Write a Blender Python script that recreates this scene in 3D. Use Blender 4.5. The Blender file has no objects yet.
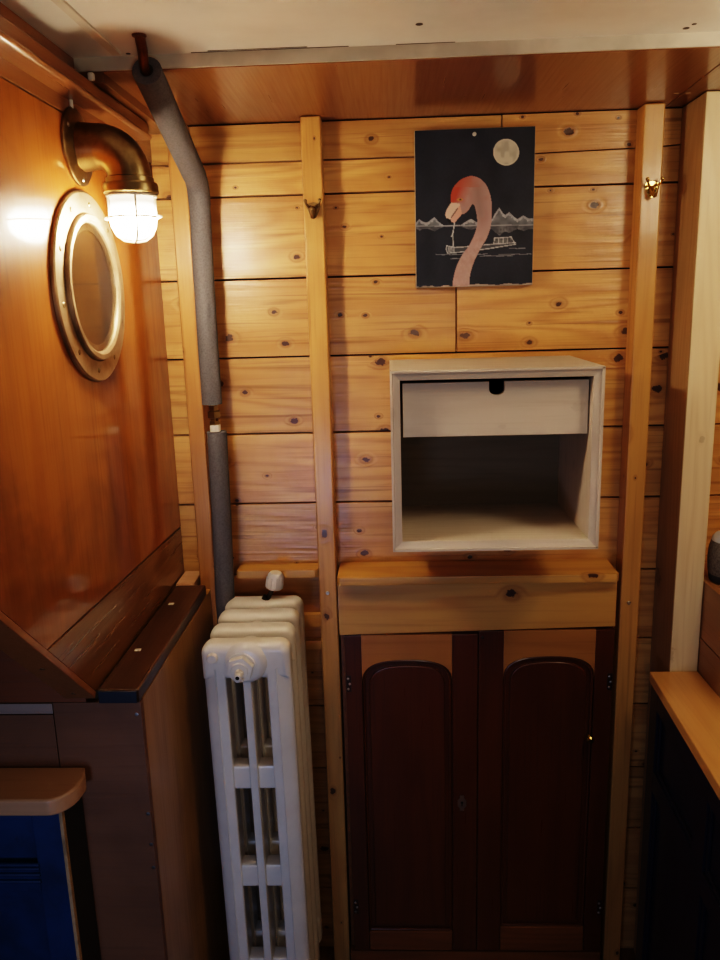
import bpy, bmesh, math, random
import numpy as np
from mathutils import Vector, Matrix, Quaternion

random.seed(7)
PI = math.pi
SC = bpy.context.scene
COL = SC.collection

# ------------------------------------------------------------------ helpers
class MB:
    """collects shapes and links them as one mesh object"""
    def __init__(self):
        self.bm = bmesh.new()
        self.pr = self.bm.faces.layers.float.new('pr')
        self.M = None
        self.val = 0.5
        self.mi = 0

    def _fin(self, verts, faces, pr=None, mi=None):
        p = self.val if pr is None else pr
        m = self.mi if mi is None else mi
        for f in faces:
            f[self.pr] = p
            f.material_index = m
            f.smooth = True
        if self.M is not None:
            for v in set(verts):
                v.co = self.M @ v.co

    def poly(self, loops_pts, pr=None, mi=None):
        vs = [self.bm.verts.new(p) for p in loops_pts]
        f = self.bm.faces.new(vs)
        self._fin(vs, [f], pr, mi)

    def box(self, x0, x1, y0, y1, z0, z1, bev=0.0, pr=None, mi=None, seg=2):
        co = [(x, y, z) for x in (x0, x1) for y in (y0, y1) for z in (z0, z1)]
        v = [self.bm.verts.new(c) for c in co]
        idx = [(0, 1, 3, 2), (4, 6, 7, 5), (0, 4, 5, 1), (2, 3, 7, 6), (0, 2, 6, 4), (1, 5, 7, 3)]
        fs = [self.bm.faces.new([v[i] for i in q]) for q in idx]
        vs = v
        if bev > 0:
            es = list({e for f in fs for e in f.edges})
            r = bmesh.ops.bevel(self.bm, geom=es, offset=bev, segments=seg, profile=0.5, affect='EDGES')
            fs = [f for f in set(r['faces']) | {f for f in fs if f.is_valid}]
            vs = list({w for f in fs for w in f.verts})
            fs = list({f for w in vs for f in w.link_faces})
        self._fin(vs, fs, pr, mi)

    def prism(self, pts, axis, a, b, bev=0.0, pr=None, mi=None, seg=2):
        """pts: 2D outline; axis 'x': (y,z), 'y': (x,z), 'z': (x,y); extruded a..b"""
        def mk(p, t):
            if axis == 'x': return (t, p[0], p[1])
            if axis == 'y': return (p[0], t, p[1])
            return (p[0], p[1], t)
        n = len(pts)
        A = [self.bm.verts.new(mk(p, a)) for p in pts]
        B = [self.bm.verts.new(mk(p, b)) for p in pts]
        fs = [self.bm.faces.new(A), self.bm.faces.new(B[::-1])]
        for i in range(n):
            j = (i + 1) % n
            fs.append(self.bm.faces.new([A[j], A[i], B[i], B[j]]))
        bmesh.ops.recalc_face_normals(self.bm, faces=fs)
        vs = A + B
        if bev > 0:
            es = list({e for f in fs[:2] for e in f.edges})
            r = bmesh.ops.bevel(self.bm, geom=es, offset=bev, segments=seg, profile=0.5, affect='EDGES')
            vs = list({w for f in set(r['faces']) | {f for f in fs if f.is_valid} for w in f.verts})
            fs = list({f for w in vs for f in w.link_faces})
        self._fin(vs, fs, pr, mi)

    def tube(self, pts, rad, seg=16, cap=True, pr=None, mi=None):
        pts = [Vector(p) for p in pts]
        n = len(pts)
        rads = rad if isinstance(rad, (list, tuple)) else [rad] * n
        tang = []
        for i in range(n):
            t = pts[min(i + 1, n - 1)] - pts[max(i - 1, 0)]
            tang.append(t.normalized())
        up = Vector((0, 0, 1)) if abs(tang[0].z) < 0.9 else Vector((1, 0, 0))
        u = tang[0].cross(up).normalized()
        rings, vs, fs = [], [], []
        for i in range(n):
            if i:
                q = tang[i - 1].rotation_difference(tang[i])
                u = (q @ u)
            u = (u - tang[i] * u.dot(tang[i])).normalized()
            w = tang[i].cross(u)
            ring = [self.bm.verts.new(pts[i] + (u * math.cos(2 * PI * k / seg) + w * math.sin(2 * PI * k / seg)) * rads[i]) for k in range(seg)]
            rings.append(ring); vs += ring
        for i in range(n - 1):
            for k in range(seg):
                k2 = (k + 1) % seg
                fs.append(self.bm.faces.new([rings[i][k], rings[i][k2], rings[i + 1][k2], rings[i + 1][k]]))
        if cap:
            fs.append(self.bm.faces.new(rings[0][::-1])); fs.append(self.bm.faces.new(rings[-1]))
        bmesh.ops.recalc_face_normals(self.bm, faces=fs)
        self._fin(vs, fs, pr, mi)

    def ring(self, c, axis, R, r, seg=48, sseg=10, pr=None, mi=None, flat=1.0):
        """torus around axis; flat squashes it along the axis"""
        a = Vector(axis).normalized()
        e1 = a.orthogonal().normalized(); e2 = a.cross(e1)
        c = Vector(c); g = []; vs = []; fs = []
        for i in range(seg):
            t = 2 * PI * i / seg
            d = e1 * math.cos(t) + e2 * math.sin(t)
            row = [self.bm.verts.new(c + d * (R + r * math.cos(2 * PI * k / sseg)) + a * (r * flat * math.sin(2 * PI * k / sseg))) for k in range(sseg)]
            g.append(row); vs += row
        for i in range(seg):
            for k in range(sseg):
                i2, k2 = (i + 1) % seg, (k + 1) % sseg
                fs.append(self.bm.faces.new([g[i][k], g[i2][k], g[i2][k2], g[i][k2]]))
        bmesh.ops.recalc_face_normals(self.bm, faces=fs)
        self._fin(vs, fs, pr, mi)

    def lathe(self, prof, c, axis=(0, 0, 1), seg=32, closed=False, pr=None, mi=None):
        """prof: list of (radius, height along axis)"""
        a = Vector(axis).normalized()
        e1 = a.orthogonal().normalized(); e2 = a.cross(e1)
        c = Vector(c); rows = []; vs = []; fs = []
        for (r, h) in prof:
            if r < 1e-6:
                row = [self.bm.verts.new(c + a * h)]
            else:
                row = [self.bm.verts.new(c + a * h + (e1 * math.cos(2 * PI * k / seg) + e2 * math.sin(2 * PI * k / seg)) * r) for k in range(seg)]
            rows.append(row); vs += row
        pairs = list(zip(rows[:-1], rows[1:]))
        if closed: pairs.append((rows[-1], rows[0]))
        for A, B in pairs:
            for k in range(seg):
                k2 = (k + 1) % seg
                if len(A) == 1 and len(B) == 1: continue
                if len(A) == 1: fs.append(self.bm.faces.new([A[0], B[k2], B[k]]))
                elif len(B) == 1: fs.append(self.bm.faces.new([A[k], A[k2], B[0]]))
                else: fs.append(self.bm.faces.new([A[k], A[k2], B[k2], B[k]]))
        if not closed:
            if len(rows[0]) > 1: fs.append(self.bm.faces.new(rows[0][::-1]))
            if len(rows[-1]) > 1: fs.append(self.bm.faces.new(rows[-1]))
        bmesh.ops.recalc_face_normals(self.bm, faces=fs)
        self._fin(vs, fs, pr, mi)

    def ball(self, c, r, sc=(1, 1, 1), seg=16, pr=None, mi=None):
        R = bmesh.ops.create_uvsphere(self.bm, u_segments=seg, v_segments=max(6, seg // 2), radius=r)
        vs = R['verts']
        for v in vs:
            v.co = Vector((v.co.x * sc[0] + c[0], v.co.y * sc[1] + c[1], v.co.z * sc[2] + c[2]))
        self._fin(vs, list({f for v in vs for f in v.link_faces}), pr, mi)

    def build(self, name, mats, parent=None, angle=35, at=None):
        me = bpy.data.meshes.new(name)
        off = Vector(at) if at is not None else (WORLD_AT[parent.name] if parent is not None else Vector((0, 0, 0)))
        if parent is None and at is None:
            xs = [v.co for v in self.bm.verts]
            off = Vector(((min(v.x for v in xs) + max(v.x for v in xs)) / 2, (min(v.y for v in xs) + max(v.y for v in xs)) / 2, min(v.z for v in xs)))
        for v in self.bm.verts: v.co -= off
        self.bm.to_mesh(me); self.bm.free()
        for m in (mats if isinstance(mats, (list, tuple)) else [mats]): me.materials.append(m)
        me.set_sharp_from_angle(angle=math.radians(angle))
        o = bpy.data.objects.new(name, me); COL.objects.link(o)
        if parent is not None: o.parent = parent
        else: o.location = off
        wn = o.modifiers.new('weighted normals', 'WEIGHTED_NORMAL'); wn.keep_sharp = True; wn.weight = 80
        WORLD_AT[o.name] = off.copy()
        return o

WORLD_AT = {}

def tag(o, label=None, cat=None, group=None, kind=None):
    if label: o['label'] = label
    if cat: o['category'] = cat
    if group: o['group'] = group
    if kind: o['kind'] = kind
    return o

def thing(name, loc, label, cat, group=None):
    o = bpy.data.objects.new(name, None); COL.objects.link(o)
    o.location = loc; o.empty_display_size = 0.05
    WORLD_AT[o.name] = Vector(loc)
    return tag(o, label, cat, group)

# ------------------------------------------------------------------ materials
def new_mat(name):
    m = bpy.data.materials.new(name); m.use_nodes = True
    nt = m.node_tree
    return m, nt, nt.nodes['Principled BSDF'], nt.links

class G:
    """tiny node-graph helper"""
    def __init__(self, nt): self.nt = nt; self.L = nt.links
    def n(self, t, **kw):
        d = self.nt.nodes.new(t)
        for k, v in kw.items(): setattr(d, k, v)
        return d
    def put(self, s, v):
        if isinstance(v, bpy.types.NodeSocket): self.L.new(v, s)
        else: s.default_value = v
    def math(self, op, a, b=0.0, c=0.0, clamp=False):
        d = self.n('ShaderNodeMath', operation=op, use_clamp=clamp)
        self.put(d.inputs[0], a); self.put(d.inputs[1], b); self.put(d.inputs[2], c)
        return d.outputs[0]
    def vmath(self, op, a, b):
        d = self.n('ShaderNodeVectorMath', operation=op)
        self.put(d.inputs[0], a); self.put(d.inputs[1], b)
        return d.outputs[0]
    def noise(self, vec, scale, detail=2, rough=0.5, dist=0.0):
        d = self.n('ShaderNodeTexNoise')
        self.put(d.inputs['Vector'], vec); d.inputs['Scale'].default_value = scale
        d.inputs['Detail'].default_value = detail; d.inputs['Roughness'].default_value = rough
        d.inputs['Distortion'].default_value = dist
        return d.outputs['Fac']
    def mix(self, f, a, b, mode='MIX'):
        d = self.n('ShaderNodeMix', data_type='RGBA', blend_type=mode)
        self.put(d.inputs[0], f)
        self.put(d.inputs[6], a if isinstance(a, bpy.types.NodeSocket) else (*a, 1))
        self.put(d.inputs[7], b if isinstance(b, bpy.types.NodeSocket) else (*b, 1))
        return d.outputs[2]
    def smooth(self, v, a, b, lo=0.0, hi=1.0):
        d = self.n('ShaderNodeMapRange', interpolation_type='SMOOTHSTEP')
        self.put(d.inputs[0], v)
        for i, x in enumerate((a, b, lo, hi)): d.inputs[1 + i].default_value = x
        return d.outputs[0]

def wood(name, light, mid, dark, axis='x', rough=0.35, coat=0.3, coat_rough=0.15, ring=10.0, ring_amt=0.6,
         knots=1.0, kscale=10.0, kprob=0.5, streak=0.0, spec=0.5, fib=0.25, tone=0.25, blotch=0.0, bump=0.15, prvar=0.25, kcol=(0.06, 0.02, 0.008)):
    m, nt, bs, L = new_mat(name)
    bs.inputs['Specular IOR Level'].default_value = spec
    g = G(nt)
    tc = g.n('ShaderNodeTexCoord'); oi = g.n('ShaderNodeObjectInfo')
    at = g.n('ShaderNodeAttribute', attribute_name='pr')
    seed = g.math('ADD', oi.outputs['Random'], at.outputs['Fac'])
    cb = g.n('ShaderNodeCombineXYZ')
    g.put(cb.inputs[0], g.math('MULTIPLY', seed, 17.3)); g.put(cb.inputs[1], g.math('MULTIPLY', seed, 31.7)); g.put(cb.inputs[2], g.math('MULTIPLY', seed, 23.1))
    v = g.vmath('ADD', tc.outputs['Object'], cb.outputs[0])
    k = 'xyz'.index(axis)
    def S(a, b): s = [b] * 3; s[k] = a; return tuple(s)
    # knots
    vo = g.n('ShaderNodeTexVoronoi', feature='F1', voronoi_dimensions='2D')
    sx = g.n('ShaderNodeSeparateXYZ'); g.put(sx.inputs[0], v)
    oth = [i for i in range(3) if i != k]
    c2 = g.n('ShaderNodeCombineXYZ')
    g.put(c2.inputs[0], g.math('MULTIPLY', sx.outputs[k], .7)); g.put(c2.inputs[1], g.math('ADD', sx.outputs[oth[0]], sx.outputs[oth[1]]))
    L.new(c2.outputs[0], vo.inputs['Vector'])
    vo.inputs['Scale'].default_value = kscale
    sep = g.n('ShaderNodeSeparateColor'); L.new(vo.outputs['Color'], sep.inputs[0])
    has = g.math('GREATER_THAN', sep.outputs[0], kprob)
    rad = g.math('MULTIPLY_ADD', g.math('POWER', sep.outputs[1], 2.0), 0.085, 0.028)
    kd = g.math('DIVIDE', vo.outputs['Distance'], rad)
    wob = g.noise(v, 75, 3, .6)
    kd2 = g.math('ADD', kd, g.math('MULTIPLY', g.math('SUBTRACT', wob, 0.5), 2.2))
    kn = g.math('MULTIPLY', g.math('MULTIPLY', g.smooth(kd2, 0.75, 1.05, 1, 0), has), knots)
    halo = g.math('MULTIPLY', g.math('MULTIPLY', g.smooth(kd, 0.5, 3.2, 1, 0), has), knots)
    # growth rings
    a = g.vmath('MULTIPLY', v, S(0.11, 1.0))
    n1 = g.noise(a, 7.0, 2, 0.45, 0.3)
    r = g.math('ADD', g.math('MULTIPLY', n1, ring), g.math('MULTIPLY', halo, 1.3))
    sn = g.math('MULTIPLY_ADD', g.math('SINE', g.math('MULTIPLY', r, 6.283)), 0.5, 0.5)
    sn = g.math('POWER', sn, 1.8)
    fb = g.noise(g.vmath('MULTIPLY', v, S(4.0, 150.0)), 1.0, 3, 0.6)
    big = g.noise(g.vmath('MULTIPLY', v, S(0.4, 1.0)), 6.0, 3, 0.55)
    c = g.mix(g.math('MULTIPLY', sn, ring_amt), light, mid)
    c = g.mix(g.math('MULTIPLY', g.smooth(big, 0.35, 0.75), tone), c, mid)
    c = g.mix(g.math('MULTIPLY', g.smooth(fb, 0.5, 0.8), fib), c, dark)
    if blotch > 0:
        bl = g.noise(v, 3.2, 4, 0.62, 0.4)
        c = g.mix(g.math('MULTIPLY', g.smooth(bl, 0.42, 0.72), blotch), c, dark)
    st = g.noise(g.vmath('MULTIPLY', v, S(1.6, 60.0)), 1.0, 2, 0.55, .6)
    c = g.mix(g.math('MULTIPLY', g.smooth(st, 0.58, 0.74), streak), c, dark)
    c = g.mix(g.math('MULTIPLY', halo, 0.5), c, dark)
    c = g.mix(kn, c, kcol)
    br = g.math('MULTIPLY_ADD', g.math('SUBTRACT', g.math('FRACT', g.math('MULTIPLY', at.outputs['Fac'], 7.31)), 0.5), prvar, 1.0)
    hs = g.n('ShaderNodeHueSaturation'); L.new(c, hs.inputs['Color']); g.put(hs.inputs['Value'], br)
    L.new(hs.outputs[0], bs.inputs['Base Color'])
    bs.inputs['Roughness'].default_value = rough
    rr = g.math('MULTIPLY_ADD', fb, 0.25, rough - 0.1)
    L.new(rr, bs.inputs['Roughness'])
    bs.inputs['Coat Weight'].default_value = coat; bs.inputs['Coat Roughness'].default_value = coat_rough
    if bump > 0:
        b = g.n('ShaderNodeBump'); b.inputs['Strength'].default_value = bump; b.inputs['Distance'].default_value = 0.002
        h = g.math('ADD', g.math('MULTIPLY', sn, 0.4), g.math('ADD', fb, g.math('MULTIPLY', g.noise(v, 22, 2), 1.2)))
        L.new(h, b.inputs['Height']); L.new(b.outputs[0], bs.inputs['Normal'])
        L.new(b.outputs[0], bs.inputs['Coat Normal'])
    return m

def plain(name, col, rough=0.5, metal=0.0, coat=0.0, var=0.12, scale=14.0, bump=0.0, spec=0.5, dark=None, bscale=80):
    m, nt, bs, L = new_mat(name)
    g = G(nt); tc = g.n('ShaderNodeTexCoord')
    n = g.noise(tc.outputs['Object'], scale, 4, 0.6, 0.3)
    d = dark if dark else tuple(c * (1 - 2.2 * var) for c in col)
    L.new(g.mix(g.smooth(n, 0.35, 0.75), col, d), bs.inputs['Base Color'])
    bs.inputs['Roughness'].default_value = rough; bs.inputs['Metallic'].default_value = metal
    bs.inputs['Coat Weight'].default_value = coat; bs.inputs['Specular IOR Level'].default_value = spec
    if bump:
        b = g.n('ShaderNodeBump'); b.inputs['Strength'].default_value = bump; b.inputs['Distance'].default_value = 0.003
        L.new(g.noise(tc.outputs['Object'], bscale, 3, 0.6), b.inputs['Height']); L.new(b.outputs[0], bs.inputs['Normal'])
    return m

PINE = dict(light=(0.68, 0.375, 0.13), mid=(0.45, 0.195, 0.055), dark=(0.22, 0.08, 0.021))
M = {}
M['plank'] = wood('varnished pine planks', axis='x', **PINE, kscale=12.5, kprob=.38, ring=11, ring_amt=.6, rough=.36, coat=.35, coat_rough=.2, prvar=.34, bump=.45, tone=.6, fib=.5, streak=.6, blotch=.25)
M['stud'] = wood('varnished pine stud', axis='z', light=(0.64, 0.33, 0.10), mid=(0.47, 0.205, 0.055), dark=(0.27, 0.1, 0.025), kscale=14, kprob=.7, ring=8, ring_amt=.4, rough=.36, coat=.3, knots=.9, bump=.25, fib=.35, streak=.35)
M['shelf'] = wood('pine shelf', axis='x', light=(0.60, 0.33, 0.095), mid=(0.44, 0.2, 0.05), dark=(0.26, 0.1, 0.025), kscale=9, kprob=.75, ring=7, rough=.38, coat=.25, streak=.4)
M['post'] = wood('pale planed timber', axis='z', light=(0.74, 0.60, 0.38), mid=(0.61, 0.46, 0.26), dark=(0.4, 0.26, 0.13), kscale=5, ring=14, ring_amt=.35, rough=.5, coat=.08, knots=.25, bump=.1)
M['postshade'] = wood('shade-darkened timber side', axis='z', light=(0.40, 0.25, 0.12), mid=(0.31, 0.18, 0.08), dark=(0.18, 0.09, 0.035), kscale=6, ring=12, ring_amt=.4, rough=.55, coat=.05, knots=.4, fib=.3)  # browner copy of the post timber, shade put into the colour
M['studred'] = wood('orange pine stud', axis='z', light=(0.46, 0.215, 0.062), mid=(0.35, 0.14, 0.035), dark=(0.19, 0.068, 0.018), kscale=16, kprob=.55, ring=8, ring_amt=.4, rough=.38, coat=.25, knots=.9, bump=.25, fib=.35, streak=.4)
M['ply'] = wood('orange varnished plywood', axis='z', light=(0.37, 0.12, 0.023), mid=(0.255, 0.073, 0.014), dark=(0.1, 0.025, 0.005), kscale=3, ring=4, ring_amt=.45, rough=.4, coat=1.0, coat_rough=.03, knots=0, fib=.2, blotch=.65, bump=.05, tone=.5, spec=.1, streak=.25)
M['strip'] = wood('dark stained strip board', axis='y', light=(0.2, 0.082, 0.022), mid=(0.13, 0.05, 0.012), dark=(0.06, 0.02, 0.006), kscale=6, ring=9, rough=.28, coat=.5, coat_rough=.1, knots=.3, blotch=.6)
M['soffit'] = wood('mahogany soffit', axis='y', light=(0.22, 0.085, 0.026), mid=(0.165, 0.058, 0.017), dark=(0.09, 0.03, 0.009), kscale=3, ring=5, ring_amt=.35, rough=.3, coat=.5, coat_rough=.14, knots=0, fib=.15, blotch=.25, bump=.05)
M['mould'] = wood('red brown moulding', axis='y', light=(0.24, 0.095, 0.032), mid=(0.18, 0.062, 0.019), dark=(0.1, 0.03, 0.009), knots=0, ring=6, ring_amt=.3, rough=.3, coat=.4)
M['mahog'] = wood('dark mahogany', axis='z', light=(0.11, 0.028, 0.009), mid=(0.072, 0.017, 0.006), dark=(0.03, 0.008, 0.003), knots=0, ring=6, ring_amt=.5, rough=.3, coat=.35, coat_rough=.15, fib=.4, bump=.08)
M['tanrail'] = wood('tan mahogany rail', axis='x', light=(0.42, 0.185, 0.05), mid=(0.31, 0.125, 0.03), dark=(0.17, 0.06, 0.014), knots=0, ring=7, ring_amt=.4, rough=.35, coat=.25)
M['plinth'] = wood('brown plinth', axis='x', light=(0.2, 0.07, 0.02), mid=(0.14, 0.045, 0.012), dark=(0.07, 0.022, 0.006), knots=0, rough=.45, coat=.1)
M['ledge'] = wood('near black stained ledge', axis='y', light=(0.055, 0.023, 0.011), mid=(0.038, 0.014, 0.007), dark=(0.016, 0.007, 0.004), knots=.2, ring=7, rough=.3, coat=.35, coat_rough=.2)
M['caramel'] = wood('caramel veneer', axis='z', light=(0.42, 0.225, 0.045), mid=(0.3, 0.15, 0.028), dark=(0.14, 0.058, 0.012), knots=0, ring=5, ring_amt=.4, rough=.32, coat=.3, coat_rough=.2, blotch=.35)
M['brownply'] = wood('dull brown plywood', axis='x', light=(0.2, 0.088, 0.04), mid=(0.155, 0.064, 0.028), dark=(0.08, 0.032, 0.014), knots=.15, kscale=3, ring=4, rough=.5, coat=.05, blotch=.4)
M['redply'] = wood('red brown panel', axis='x', light=(0.2, 0.062, 0.018), mid=(0.15, 0.045, 0.013), dark=(0.07, 0.02, 0.007), knots=.2, kscale=4, ring=4, rough=.4, coat=.2, blotch=.4)
M['steptop'] = wood('pale step board', axis='x', light=(0.50, 0.29, 0.16), mid=(0.41, 0.22, 0.115), dark=(0.26, 0.13, 0.06), knots=.3, kscale=5, ring=8, ring_amt=.35, rough=.45, coat=.1)
M['counter'] = wood('honey worktop', axis='y', light=(0.66, 0.36, 0.13), mid=(0.52, 0.26, 0.08), dark=(0.34, 0.15, 0.04), knots=.5, kscale=5, ring=8, ring_amt=.35, rough=.36, coat=.3)
M['backboard'] = wood('red pine back board', axis='y', light=(0.40, 0.21, 0.09), mid=(0.3, 0.145, 0.058), dark=(0.16, 0.07, 0.026), knots=.4, kscale=5, ring=7, rough=.4, coat=.2)
M['wash'] = wood('white washed pine', axis='x', light=(0.62, 0.54, 0.44), mid=(0.53, 0.44, 0.345), dark=(0.38, 0.3, 0.22), knots=.1, ring=16, ring_amt=.4, rough=.6, coat=0, fib=.3, prvar=.06, bump=.25, tone=.3)
M['washz'] = wood('white washed pine upright', axis='z', light=(0.62, 0.53, 0.44), mid=(0.54, 0.45, 0.355), dark=(0.4, 0.31, 0.23), knots=.1, ring=16, ring_amt=.4, rough=.6, coat=0, fib=.3, prvar=.06, bump=.25, tone=.3)
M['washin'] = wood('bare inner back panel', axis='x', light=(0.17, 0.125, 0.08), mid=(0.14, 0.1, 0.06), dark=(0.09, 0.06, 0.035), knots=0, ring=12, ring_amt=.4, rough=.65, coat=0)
M['greystrip'] = wood('greyish strip', axis='x', light=(0.3, 0.23, 0.19), mid=(0.24, 0.18, 0.15), dark=(0.14, 0.1, 0.08), knots=0, rough=.5, coat=0)
M['floor'] = wood('dark floor boards', axis='y', light=(0.2, 0.1, 0.045), mid=(0.14, 0.065, 0.03), dark=(0.07, 0.03, 0.014), knots=.3, rough=.4, coat=.2)
M['dark'] = plain('shadow gap black', (0.012, 0.008, 0.006), .9)
M['ceil'] = plain('glossy cream ceiling paint', (0.80, 0.76, 0.69), .3, var=.07, scale=4, coat=.3, bump=.12, bscale=9)
M['bead'] = plain('cream sealant bead', (0.62, 0.55, 0.46), .4, var=.14, scale=7)
M['grime'] = plain('grime', (0.06, 0.045, 0.035), .8)
M['brass'] = plain('aged brass', (0.33, 0.245, 0.125), .34, 1.0, var=.25, scale=14, bump=.08, dark=(0.15, 0.1, 0.05))
M['brassp'] = plain('pale worn brass', (0.50, 0.37, 0.24), .45, .8, var=.2, scale=16, bump=.1, dark=(0.28, 0.19, 0.11))
M['goldbrass'] = plain('polished brass', (0.75, 0.55, 0.2), .22, 1.0, var=.1)
M['copper'] = plain('dull copper', (0.16, 0.065, 0.04), .4, 1.0, var=.25, scale=30)
M['foam'] = plain('grey pipe foam', (0.115, 0.113, 0.125), .85, var=.14, scale=260, bump=.25, spec=.2)
M['foamd'] = plain('dark grey pipe foam', (0.125, 0.122, 0.135), .85, var=.12, scale=240, bump=.25, spec=.2)
M['radiator'] = plain('white radiator enamel', (0.70, 0.67, 0.62), .32, var=.04, coat=.25, bump=.04, bscale=30)
M['whiteplastic'] = plain('white plastic', (0.72, 0.66, 0.58), .4, var=.05)
M['steel'] = plain('steel', (0.55, 0.52, 0.48), .3, 1.0, var=.1)
M['blackmetal'] = plain('tarnished iron', (0.09, 0.07, 0.055), .45, 1.0, var=.2)
M['hinge'] = plain('dark brown hinge leaf', (0.03, 0.012, 0.007), .4)
M['navy'] = plain('navy paint', (0.012, 0.015, 0.036), .38, var=.15, coat=.1)
M['blue'] = plain('blue paint', (0.005, 0.04, 0.125), .42, var=.2, scale=8, coat=.1)
M['navyend'] = plain('navy end paint', (0.010, 0.013, 0.03), .4, var=.15)
M['edge'] = plain('bare wood edge', (0.42, 0.27, 0.14), .6, var=.2, scale=40)
M['canvasback'] = plain('raw canvas edge', (0.5, 0.42, 0.33), .8, var=.12, scale=40)
M['fabric'] = plain('grey woven fabric', (0.24, 0.21, 0.18), .9, var=.25, scale=220, bump=.6, bscale=400, spec=.2)
M['spktop'] = plain('pale grey plastic', (0.55, 0.57, 0.6), .45, var=.04)
M['spkbase'] = plain('charcoal plastic', (0.03, 0.032, 0.038), .5, var=.1)
M['cagewhite'] = plain('white cage paint', (0.75, 0.68, 0.58), .4, var=.05)

def glass_mat():
    m, nt, bs, L = new_mat('porthole glass')
    bs.inputs['Base Color'].default_value = (0.9, 0.86, 0.8, 1); bs.inputs['Transmission Weight'].default_value = 1
    bs.inputs['Roughness'].default_value = .04; bs.inputs['IOR'].default_value = 1.5
    g = G(nt); tc = g.n('ShaderNodeTexCoord')
    L.new(g.math('MULTIPLY_ADD', g.noise(tc.outputs['Object'], 12, 4), .12, 0.0), bs.inputs['Roughness'])
    return m
M['glass'] = glass_mat()
LAMP_STRENGTH = 580.0
def jar_mat():
    m, nt, bs, L = new_mat('glowing frosted glass jar')
    g = G(nt); tc = g.n('ShaderNodeTexCoord'); sp = g.n('ShaderNodeSeparateXYZ'); L.new(tc.outputs['Object'], sp.inputs[0])
    rib = g.math('MULTIPLY_ADD', g.math('SINE', g.math('MULTIPLY', sp.outputs[2], 480)), .4, .7)
    bs.inputs['Base Color'].default_value = (.9, .85, .78, 1); bs.inputs['Roughness'].default_value = .3
    bs.inputs['Emission Color'].default_value = (1.0, 0.77, 0.52, 1)
    # the lit bulb shows through the lower half of the ribbed glass
    dz = g.math('DIVIDE', g.math('ADD', sp.outputs[2], .130), .015)
    hot = g.math('EXPONENT', g.math('MULTIPLY', g.math('MULTIPLY', dz, dz), -1.0))
    L.new(g.math('MULTIPLY_ADD', hot, LAMP_STRENGTH, g.math('MULTIPLY', rib, 2.6)), bs.inputs['Emission Strength'])
    return m
M['jar'] = jar_mat()

# ------------------------------------------------------------------ room shell
CEIL, SOF, LW = 2.226, 2.203, -0.537

def wall_back():
    mb = MB()
    X0, X1 = -0.60, 1.36
    rows = [2.203, 2.047, 1.862, 1.679, 1.4935, 1.317, 1.13, 0.945, 0.76, 0.575, 0.39, 0.2, 0.0]
    butts = {0: [0.26], 1: [0.75], 2: [0.158], 3: [-0.166, 0.9], 4: [0.30], 5: [-0.166], 6: [0.2], 7: [-.16, .6], 8: [.3], 9: [-.165]}
    gp = 0.002
    for i in range(len(rows) - 1):
        xs = [X0] + butts.get(i, []) + [X1]
        for j in range(len(xs) - 1):
            z1, z0 = rows[i] - gp, rows[i + 1] + gp
            xa, xb = xs[j] + gp * .7, xs[j + 1] - gp * .7
            d = random.uniform(0, 0.002)
            if i == 0 and j == 0:      # the narrow top boards left of the picture
                mb.box(xa, xb, d, 0.02, 2.1215, z1, .0012, pr=random.random())
                mb.box(xa, xb, .001 + d, 0.02, z0, 2.1185, .0012, pr=random.random())
            elif i == 0:               # split board with a crack running up to the right
                mb.prism([(xa, 2.118), (xb - .75, 2.124), (xb - .6, 2.135), (xb, 2.135), (xb, z1), (xa, z1)], 'y', d, .02, pr=.23)
                mb.prism([(xa, z0), (xb, z0), (xb, 2.132), (xb - .6, 2.132), (xb - .75, 2.121), (xa, 2.115)], 'y', d + .0005, .02, pr=.61)
            else:
                mb.box(xa, xb, d, 0.02, z0, z1, .0014, pr=random.random())
    mb.box(X0, X1, .02, .05, 0, 2.25, mi=1)
    tag(mb.build('wall_back', [M['plank'], M['dark']], at=(0, 0, 0)), kind='structure')
wall_back()

mb = MB(); mb.box(-1.45, 1.40, -2.7, .05, -.04, 0)
tag(mb.build('floor', M['floor'], at=(0, 0, 0)), kind='structure')
mb = MB()
mb.box(-1.45, 1.40, -2.7, -.4345, CEIL, CEIL + .04)
mb.box(LW, 1.40, -.4345, -.43, SOF + .001, CEIL + .02, .0015, mi=1)        # painted front lip of the soffit
mb.prism([(-.462, -2.6), (-.446, -2.6), (-.446, -.45), (-.462, -.45)], 'z', CEIL - .004, CEIL + .001, .0015, mi=1)
for (x, y, r) in ((.056, -.532, .006), (.496, -.459, .0055), (.502, -.478, .004), (-.436, -.447, .004)):
    mb.lathe([(0, -.0012), (r, -.0006), (r, .004)], (x, y, CEIL), seg=10, mi=2)
for (x0, x1, y0, w) in ((-.33, -.06, -.4375, .0022), (-.30, -.13, -.444, .0016), (.02, .12, -.437, .0012)):
    mb.box(x0, x1, y0 - w, y0, CEIL - .0008, CEIL + .002, mi=2)
tag(mb.build('ceiling', [M['ceil'], M['bead'], M['grime']], at=(0, 0, 0)), kind='structure')

mb = MB()
mb.prism([(LW, -.43), (.60, -.43), (.615, 0), (LW, 0)], 'z', SOF, SOF + .02, .0008, pr=.2)
mb.box(LW, -.488, -.428, -.001, SOF - .0165, SOF + .002, .0015, pr=.9)
mb.prism([(.602, -.43), (1.40, -.43), (1.40, 0), (.617, 0)], 'z', SOF, SOF + .02, .0008, pr=.7)
o = tag(mb.build('trim_1', M['soffit'], at=(0, 0, 0)), kind='structure')
st = MB()
for x in (.598, .622): st.box(x - .005, x + .005, -.127, -.1258, SOF - .0008, SOF + .001)
st.build('staple', M['edge'], o)

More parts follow.
